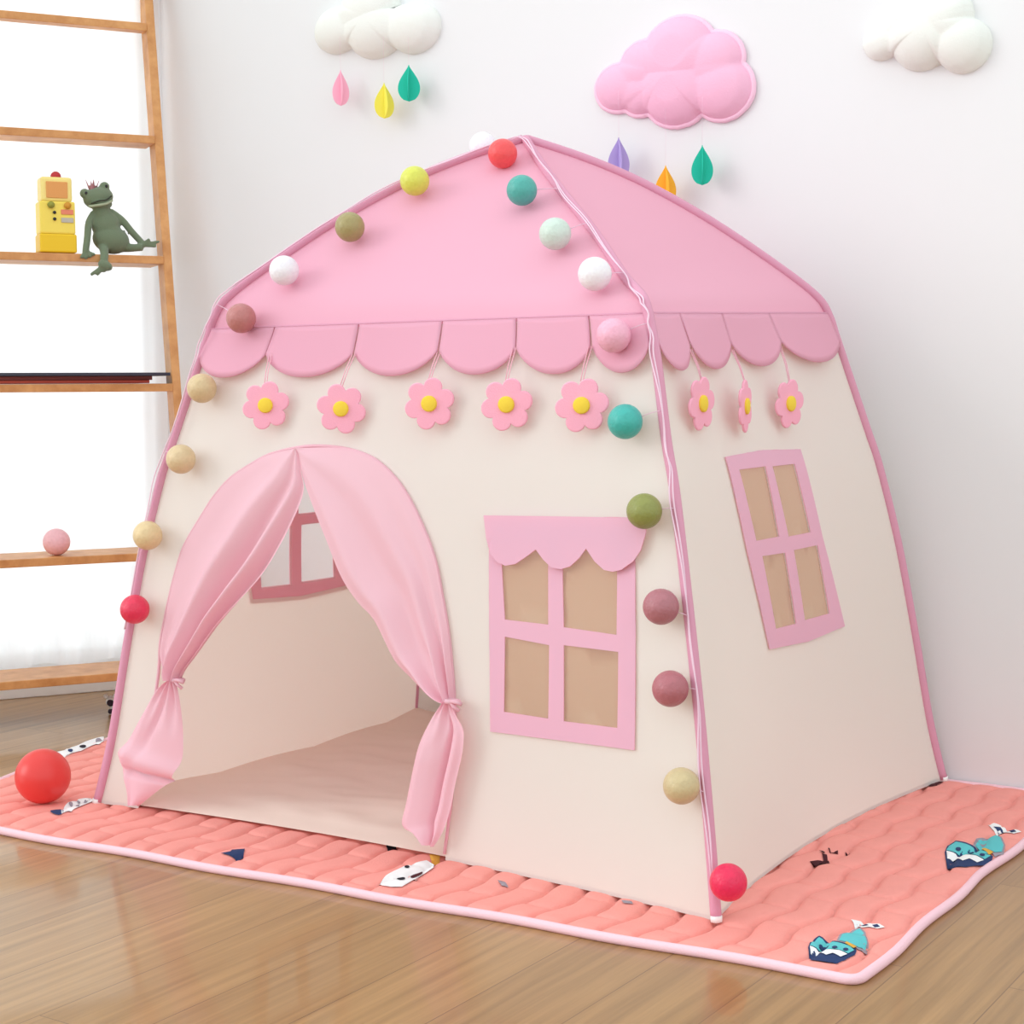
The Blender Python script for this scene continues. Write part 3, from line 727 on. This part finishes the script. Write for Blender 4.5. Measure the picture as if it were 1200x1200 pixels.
def drop(x, ytop, ybot, wpx, rgb, yaw, ctop, label, grp):
    off = .045
    p = wallpt(x, (ytop+ybot)/2, off); T = wallpt(x, ytop, off); B = wallpt(x, ybot, off); q = wallpt(x+wpx/2, (ytop+ybot)/2, off)
    hw = (q.x-p.x)*.92; H = T.z-B.z
    t = empty('hanging_raindrop', Vector((T.x, T.y, T.z)), label, 'raindrop ornament', grp)
    m = mat('raindrop_felt', rgb, .85, bump=.2, scale=400)
    def wprof(v): return 0 if v <= 0 or v >= 1 else (math.sin(PI/2*v/.64)**1.25 if v < .64 else math.sqrt(max(0, 1-((v-.64)/.36)**2)))
    for k in range(4):
        an = yaw + k*PI/2; d = Vector((math.cos(an), math.sin(an), 0)); n = Vector((-d.y, d.x, 0)); n_ = 20; V = []; Fc = []
        for s in (-.0009, .0009):
            for i in range(n_+1):
                v = i/n_; c = Vector((T.x, T.y, T.z-H*v)); V.append(c+n*s); V.append(c+d*max(.0003, hw*wprof(v))+n*s)
        o = 2*(n_+1)
        for i in range(n_):
            Fc.append((2*i, 2*i+1, 2*i+3, 2*i+2)); Fc.append((o+2*i+2, o+2*i+3, o+2*i+1, o+2*i)); Fc.append((2*i+1, o+2*i+1, o+2*i+3, 2*i+3))
        build('felt_leaf', V, Fc, m, t, smooth=False)
    C = wallpt(x, ctop, .03); build('thread', *tube_mesh([Vector((T.x, T.y, T.z-.002)), Vector((T.x, T.y, C.z))], .0002, 5), M_cord, t)
g1 = 'raindrops under the white cloud at the top left'; g2 = 'raindrops under the pink cloud'
drop(399, 82, 124, 17, (252, 184, 206), .9, 45, 'small pink felt raindrop, leftmost of the three on the left', g1)
drop(450, 97, 139, 21, (246, 236, 96), 1.0, 40, 'small yellow felt raindrop hanging lowest of the three on the left', g1)
drop(479, 76, 119, 23, (40, 196, 168), .5, 45, 'small teal felt raindrop at the right of the left group of three', g1)
drop(725, 161, 211, 25, (182, 164, 220), .8, 108, 'purple felt raindrop below the left end of the pink cloud', g2)
drop(780, 194, 240, 25, (255, 188, 60), .8, 125, 'orange yellow felt raindrop partly behind the tent roof', g2)
drop(823, 170, 217, 25, (40, 196, 168), .5, 115, 'teal felt raindrop below the right half of the pink cloud', g2)

# ------------------------------------------------------------------ ladder shelf
def offz(z): return .10 + .20*(1.65-z)
shelf = empty('ladder_shelf', loc(-.5, .3, FZ), 'light wooden leaning ladder shelf in front of the sheer curtains', 'shelf')
UR, UL = -.045, -.96
for u in (UR, UL):
    a0, a1 = offz(FZ), offz(2.0)
    V = []
    for z, o in ((FZ, a0), (2.0, max(a1, .02))):
        for du, dn in ((-.011, 0), (.011, 0), (.011, -.062), (-.011, -.062)):
            V.append(loc(u+du, o+dn, z))
    bevel(build('post', V, [(3, 2, 1, 0), (4, 5, 6, 7), (0, 1, 5, 4), (1, 2, 6, 5), (2, 3, 7, 6), (3, 0, 4, 7)], M_shelf, shelf, smooth=False), .002)
SH = {}
for zc, dep in ((1.72, .038), (1.425, .10), (1.115, .14), (.792, .15), (.375, .17), (.092, .18)):
    o = offz(zc)+.004; SH[zc] = o
    bevel(build('shelf_board', *lbox(UL+.011, UR-.011, o-dep, o, zc-.010, zc+.010), M_shelf, shelf, smooth=False), .002)
# ---- things on the shelf
def sp(x, y, n): return on_plane(x, y, K+NN*n, NN)          # pixel on the plane n in front of the left wall
# frog
z0 = 1.127; nf = SH[1.115]-.035
base = sp(130, 300, nf)
def FP(x, y, dn=0): return sp(x, y, nf) + NN*dn
frog = empty('frog_plush', Vector((base.x, base.y, z0)), 'green plush frog with a tiny crown sitting on the shelf edge', 'plush toy')
pxm = 1/522
parts = []
def limb(pts, r0, r1, n=10):
    P = smooth_curve(pts, 5); return tube_mesh(P, lambda t: r0+(r1-r0)*t, n)
Rv = Matrix((UU, NN, Vector((0, 0, 1)))).transposed()
def blob(x, y, dn, rx, ry, rz, tilt=0):
    return sphere_mesh(FP(x, y, dn), 1, 24, 16, (rx*pxm*1.1, ry*pxm*1.1, rz*pxm*1.08), Rv @ Matrix.Rotation(tilt, 3, 'Y'))
parts.append(blob(115, 232, 0, 18, 15, 13, -.25)); parts.append(blob(116, 238, .008, 15, 12, 7, .12)); parts.append(blob(99, 227, .004, 6, 6, 6)); parts.append(blob(122, 219, .004, 6, 6, 6))
parts.append(limb([FP(117, 244), FP(122, 258), FP(128, 272), FP(131, 285)], .020, .036, 16)); parts.append(blob(130, 281, 0, 22, 18, 17, .2)); parts.append(blob(124, 264, 0, 17, 14, 18, .25))
parts.append(limb([FP(110, 250, .002), FP(103, 262, .012), FP(100, 280, .025), FP(97, 297, .034)], .0095, .0085)); 
parts.append(limb([FP(129, 248), FP(142, 258, .006), FP(153, 272, .012), FP(165, 286, .018)], .0095, .0085))
parts.append(limb([FP(119, 288, .012), FP(119, 297, .034), FP(117, 307, .050), FP(117, 314, .052)], .012, .009)); parts.append(blob(118, 313, .055, 9, 6, 6, .4))
parts.append(limb([FP(143, 290, .0), FP(152, 291, .014), FP(164, 291, .03)], .012, .009))
for x, y in ((91, 304), (97, 305), (103, 303), (108, 300)): parts.append(limb([FP(97, 296, .034), FP(x, y, .040)], .005, .004, 8))
for x, y in ((184, 284), (180, 290), (172, 281)): parts.append(limb([FP(165, 288, .024), FP(x, y, .03)], .006, .0035, 8))
for x, y in ((101, 324), (108, 324), (116, 321), (124, 317)): parts.append(limb([FP(117, 313, .052), FP(x, y, .056)], .006, .0045, 8))
M_frog = mat('green_plush', (114, 129, 102), .95, bump=.8, scale=420, sheen=.3); M_frogl = mat('pale_green_plush', (170, 180, 150), .95, bump=.6, scale=420)
fb = build('frog_body', *join(*parts), M_frog, frog)
rm = fb.modifiers.new('skin', 'REMESH'); rm.mode = 'VOXEL'; rm.voxel_size = .0026; rm.use_smooth_shade = True
sm = fb.modifiers.new('soft', 'SMOOTH'); sm.factor = .5; sm.iterations = 4
M_blk = mat('black_bead', (28, 28, 30), .25, spec=.5)
for x, y in ((99.5, 227), (123, 219)): build('eye', *sphere_mesh(FP(x, y, .013), .0048, 12, 8), M_blk, frog)
build('mouth', *tube_mesh(smooth_curve([FP(104, 240, .027), FP(113, 237, .037), FP(121, 236, .036), FP(128, 231, .028)], 5), .0018, 6), mat('dark_stitch', (62, 66, 54), .8), frog)
build('lip', *tube_mesh(smooth_curve([FP(102, 243, .022), FP(112, 242, .032), FP(122, 240, .032), FP(129, 236, .022)], 5), .0034, 8), M_frogl, frog)
cr = FP(108.5, 223, .0); V = []; Fc = []
for j, (h, r) in enumerate(((0, .009), (.008, .011))):
    for i in range(20):
        t = 2*PI*i/20; hh = h if j == 0 else (.026 if i % 5 == 0 else .011); r_ = r if j == 0 or i % 5 else .017
        V.append(cr + UU*math.cos(t)*r_ + NN*math.sin(t)*r_ + Vector((0, 0, hh)))
for i in range(20): Fc.append((i, (i+1) % 20, 20+(i+1) % 20, 20+i))
build('crown', V, Fc, mat('rose_metal', (176, 120, 126), .35, spec=.6, metallic=.4), frog, smooth=False, thick=.001)
# yellow toy machine
ny_ = SH[1.115]-.045
tb = sp(66, 300, ny_)
def TU(u, n, z): return Vector((tb.x, tb.y, z0)) + UU*u + NN*n + Vector((0, 0, z))
toy = empty('toy_machine', Vector((tb.x, tb.y, z0)), 'yellow toy coin machine with a red knob standing left of the frog', 'toy')
def tbx(u0, u1, n0, n1, za, zb): return box_mesh(TU(u0, n0, za), UU*(u1-u0), NN*(n1-n0), (0, 0, zb-za))
My = mat('yellow_plastic', (246, 222, 98), .4); My2 = mat('deep_yellow_plastic', (240, 200, 40), .4); Mo = mat('orange_panel', (226, 160, 92), .5); Mr = mat('red_plastic_knob', (186, 52, 56), .35); Mg = mat('grey_panel', (190, 186, 170), .5); Mc = mat('cream_plastic', (246, 226, 140), .4)
bevel(build('lower_body', *tbx(-.043, .043, -.030, .034, .046, .126), My, toy, smooth=False), .004)
bevel(build('base', *tbx(-.045, .045, -.032, .037, 0, .046), My2, toy, smooth=False), .004)
bevel(build('upper_body', *tbx(-.038, .038, -.028, .030, .126, .186), Mc, toy, smooth=False), .006)
bevel(build('display_window', *tbx(-.026, .026, .030, .033, .134, .174), Mo, toy, smooth=False), .002)
bevel(build('red_panel', *tbx(.008, .038, .034, .0365, .094, .106), mat('coral_panel', (232, 138, 108), .5), toy, smooth=False), .001)
bevel(build('grey_panel', *tbx(.008, .038, .034, .0365, .074, .086), Mg, toy, smooth=False), .001)
dl = TU(.024, .034, .116); build('dial', *tube_mesh([dl, dl+NN*.006], .0085, 18), mat('gold_plastic', (214, 150, 50), .3), toy)
dl = TU(-.016, .034, .116); build('dial', *tube_mesh([dl, dl+NN*.006], .0085, 18), mat('olive_plastic', (150, 150, 60), .3), toy)
for z in (.098, .082): dl = TU(-.008, .034, z); build('button', *tube_mesh([dl, dl+NN*.004], .004, 12), M_blk, toy)
build('knob', *sphere_mesh(TU(.004, 0, .190), .013, 20, 12), Mr, toy)
# books on the shelf at z .792
zb = .803; nb = SH[.792]
def book(x0, x1, th, z, n0, n1, rot, cover, label, cat='book'):
    a = sp(x0, 450, nb); b = sp(x1, 450, nb); c = (a+b)/2; c.z = z; Ln = (b-a).length
    t = empty('book', c, label, cat, 'books lying on the shelf')
    Rm = Matrix.Rotation(rot, 3, 'Z'); U3 = Rm @ UU; N3 = Rm @ NN
    def bb(u0, u1, m0, m1, za, zc): return box_mesh(c+U3*u0+N3*m0+Vector((0, 0, za)), U3*(u1-u0), N3*(m1-m0), (0, 0, zc-za))
    h = Ln/2
    bevel(build('cover', *join(bb(-h, h, n0, n1, 0, .0018), bb(-h, h, n0, n1, th-.0018, th), bb(-h, h, n1-.002, n1, 0, th)), cover, t, smooth=False), .0006)
    build('pages', *bb(-h+.003, h-.003, n0+.002, n1-.002, .0018, th-.0018), M_pg, t, smooth=False)
M_pg = mat('book_pages', (226, 196, 170), .8)
book(-20, 176, .008, zb, -.14, -.006, 0, mat('red_cover', (176, 70, 52), .5), 'red brown book at the bottom of the stack on the shelf')
book(-10, 180, .010, zb+.0082, -.14, -.010, .01, mat('brown_cover', (128, 62, 56), .5), 'dark brown book between the red and the black one')
book(-30, 198, .008, zb+.0184, -.15, .012, -.03, mat('black_cover', (62, 64, 76), .35), 'large dark grey book on top of the shelf stack')
# pink ball on the lower shelf
zr = .385; c = sp(66, 628, SH[.375]-.05); r = .033; c.z = zr+r
tag(build('cotton_ball', *sphere_mesh(c, r, 32, 20), ball_mat('pink_cotton_ball', (244, 186, 192)), org=c), 'pale pink ball resting on the lower board of the ladder shelf', 'ball')
# little black and white soft toy behind the tent's left edge
p = on_plane(131, 836, (0, 0, FZ), (0, 0, 1)); p.z = FZ
t = empty('soft_toy', p, 'small black and white soft toy on the floor peeking out left of the tent', 'plush toy')
M_w = mat('white_plush', (240, 238, 234), .95, bump=.6, scale=400); M_b = mat('black_plush', (58, 46, 56), .95, bump=.6, scale=400)
hd = p + Vector((0, 0, .030)); rt_ = R2
build('body', *join(sphere_mesh(p+Vector((.012, .01, .014)), .014, 20, 12, (1.5, 1.2, 1)), sphere_mesh(hd, .014, 20, 12)), M_w, t)
for dx, dz, r in ((-.014, .013, .006), (.010, .014, .006)): build('ear', *sphere_mesh(hd+rt_*dx+Vector((0, 0, dz)), r, 12, 8), M_w, t)
build('face_patch', *sphere_mesh(hd-D_*.008+rt_*.000+Vector((0, 0, -.002)), .0095, 14, 10), M_b, t)
build('paw', *sphere_mesh(p-D_*.012+rt_*.000+Vector((0, 0, .0065)), .0065, 12, 8), M_b, t)

# ------------------------------------------------------------------ light
w = bpy.data.worlds.new('sky'); scene.world = w; w.use_nodes = True
bg = w.node_tree.nodes['Background']; WN = w.node_tree.nodes; WL = w.node_tree.links
tc = WN.new('ShaderNodeTexCoord'); dt = WN.new('ShaderNodeVectorMath'); dt.operation = 'DOT_PRODUCT'; dt.inputs[1].default_value = tuple(-NN)
mr = WN.new('ShaderNodeMapRange'); mr.interpolation_type = 'SMOOTHSTEP'; mr.inputs[1].default_value = .1; mr.inputs[2].default_value = .8; mr.inputs[3].default_value = 1.24; mr.inputs[4].default_value = 1.75
WL.new(tc.outputs['Generated'], dt.inputs[0]); WL.new(dt.outputs['Value'], mr.inputs[0]); WL.new(mr.outputs[0], bg.inputs[1])
bg.inputs[0].default_value = (.915, .98, 1.0, 1)
sd = bpy.data.lights.new('daylight', 'SUN'); so = bpy.data.objects.new('daylight', sd); COL.objects.link(so)
sd.energy = .74; sd.angle = math.radians(28); sd.color = (1, .98, .96)
dirv = Vector((.66, .66, -.36)).normalized()
so.rotation_euler = dirv.to_track_quat('-Z', 'Y').to_euler(); so.location = (-3, -3, 3)
scene.view_settings.view_transform = 'Standard'; scene.view_settings.look = 'None'; scene.view_settings.gamma = 1; scene.view_settings.exposure = .08; scene.view_settings.use_curve_mapping = False
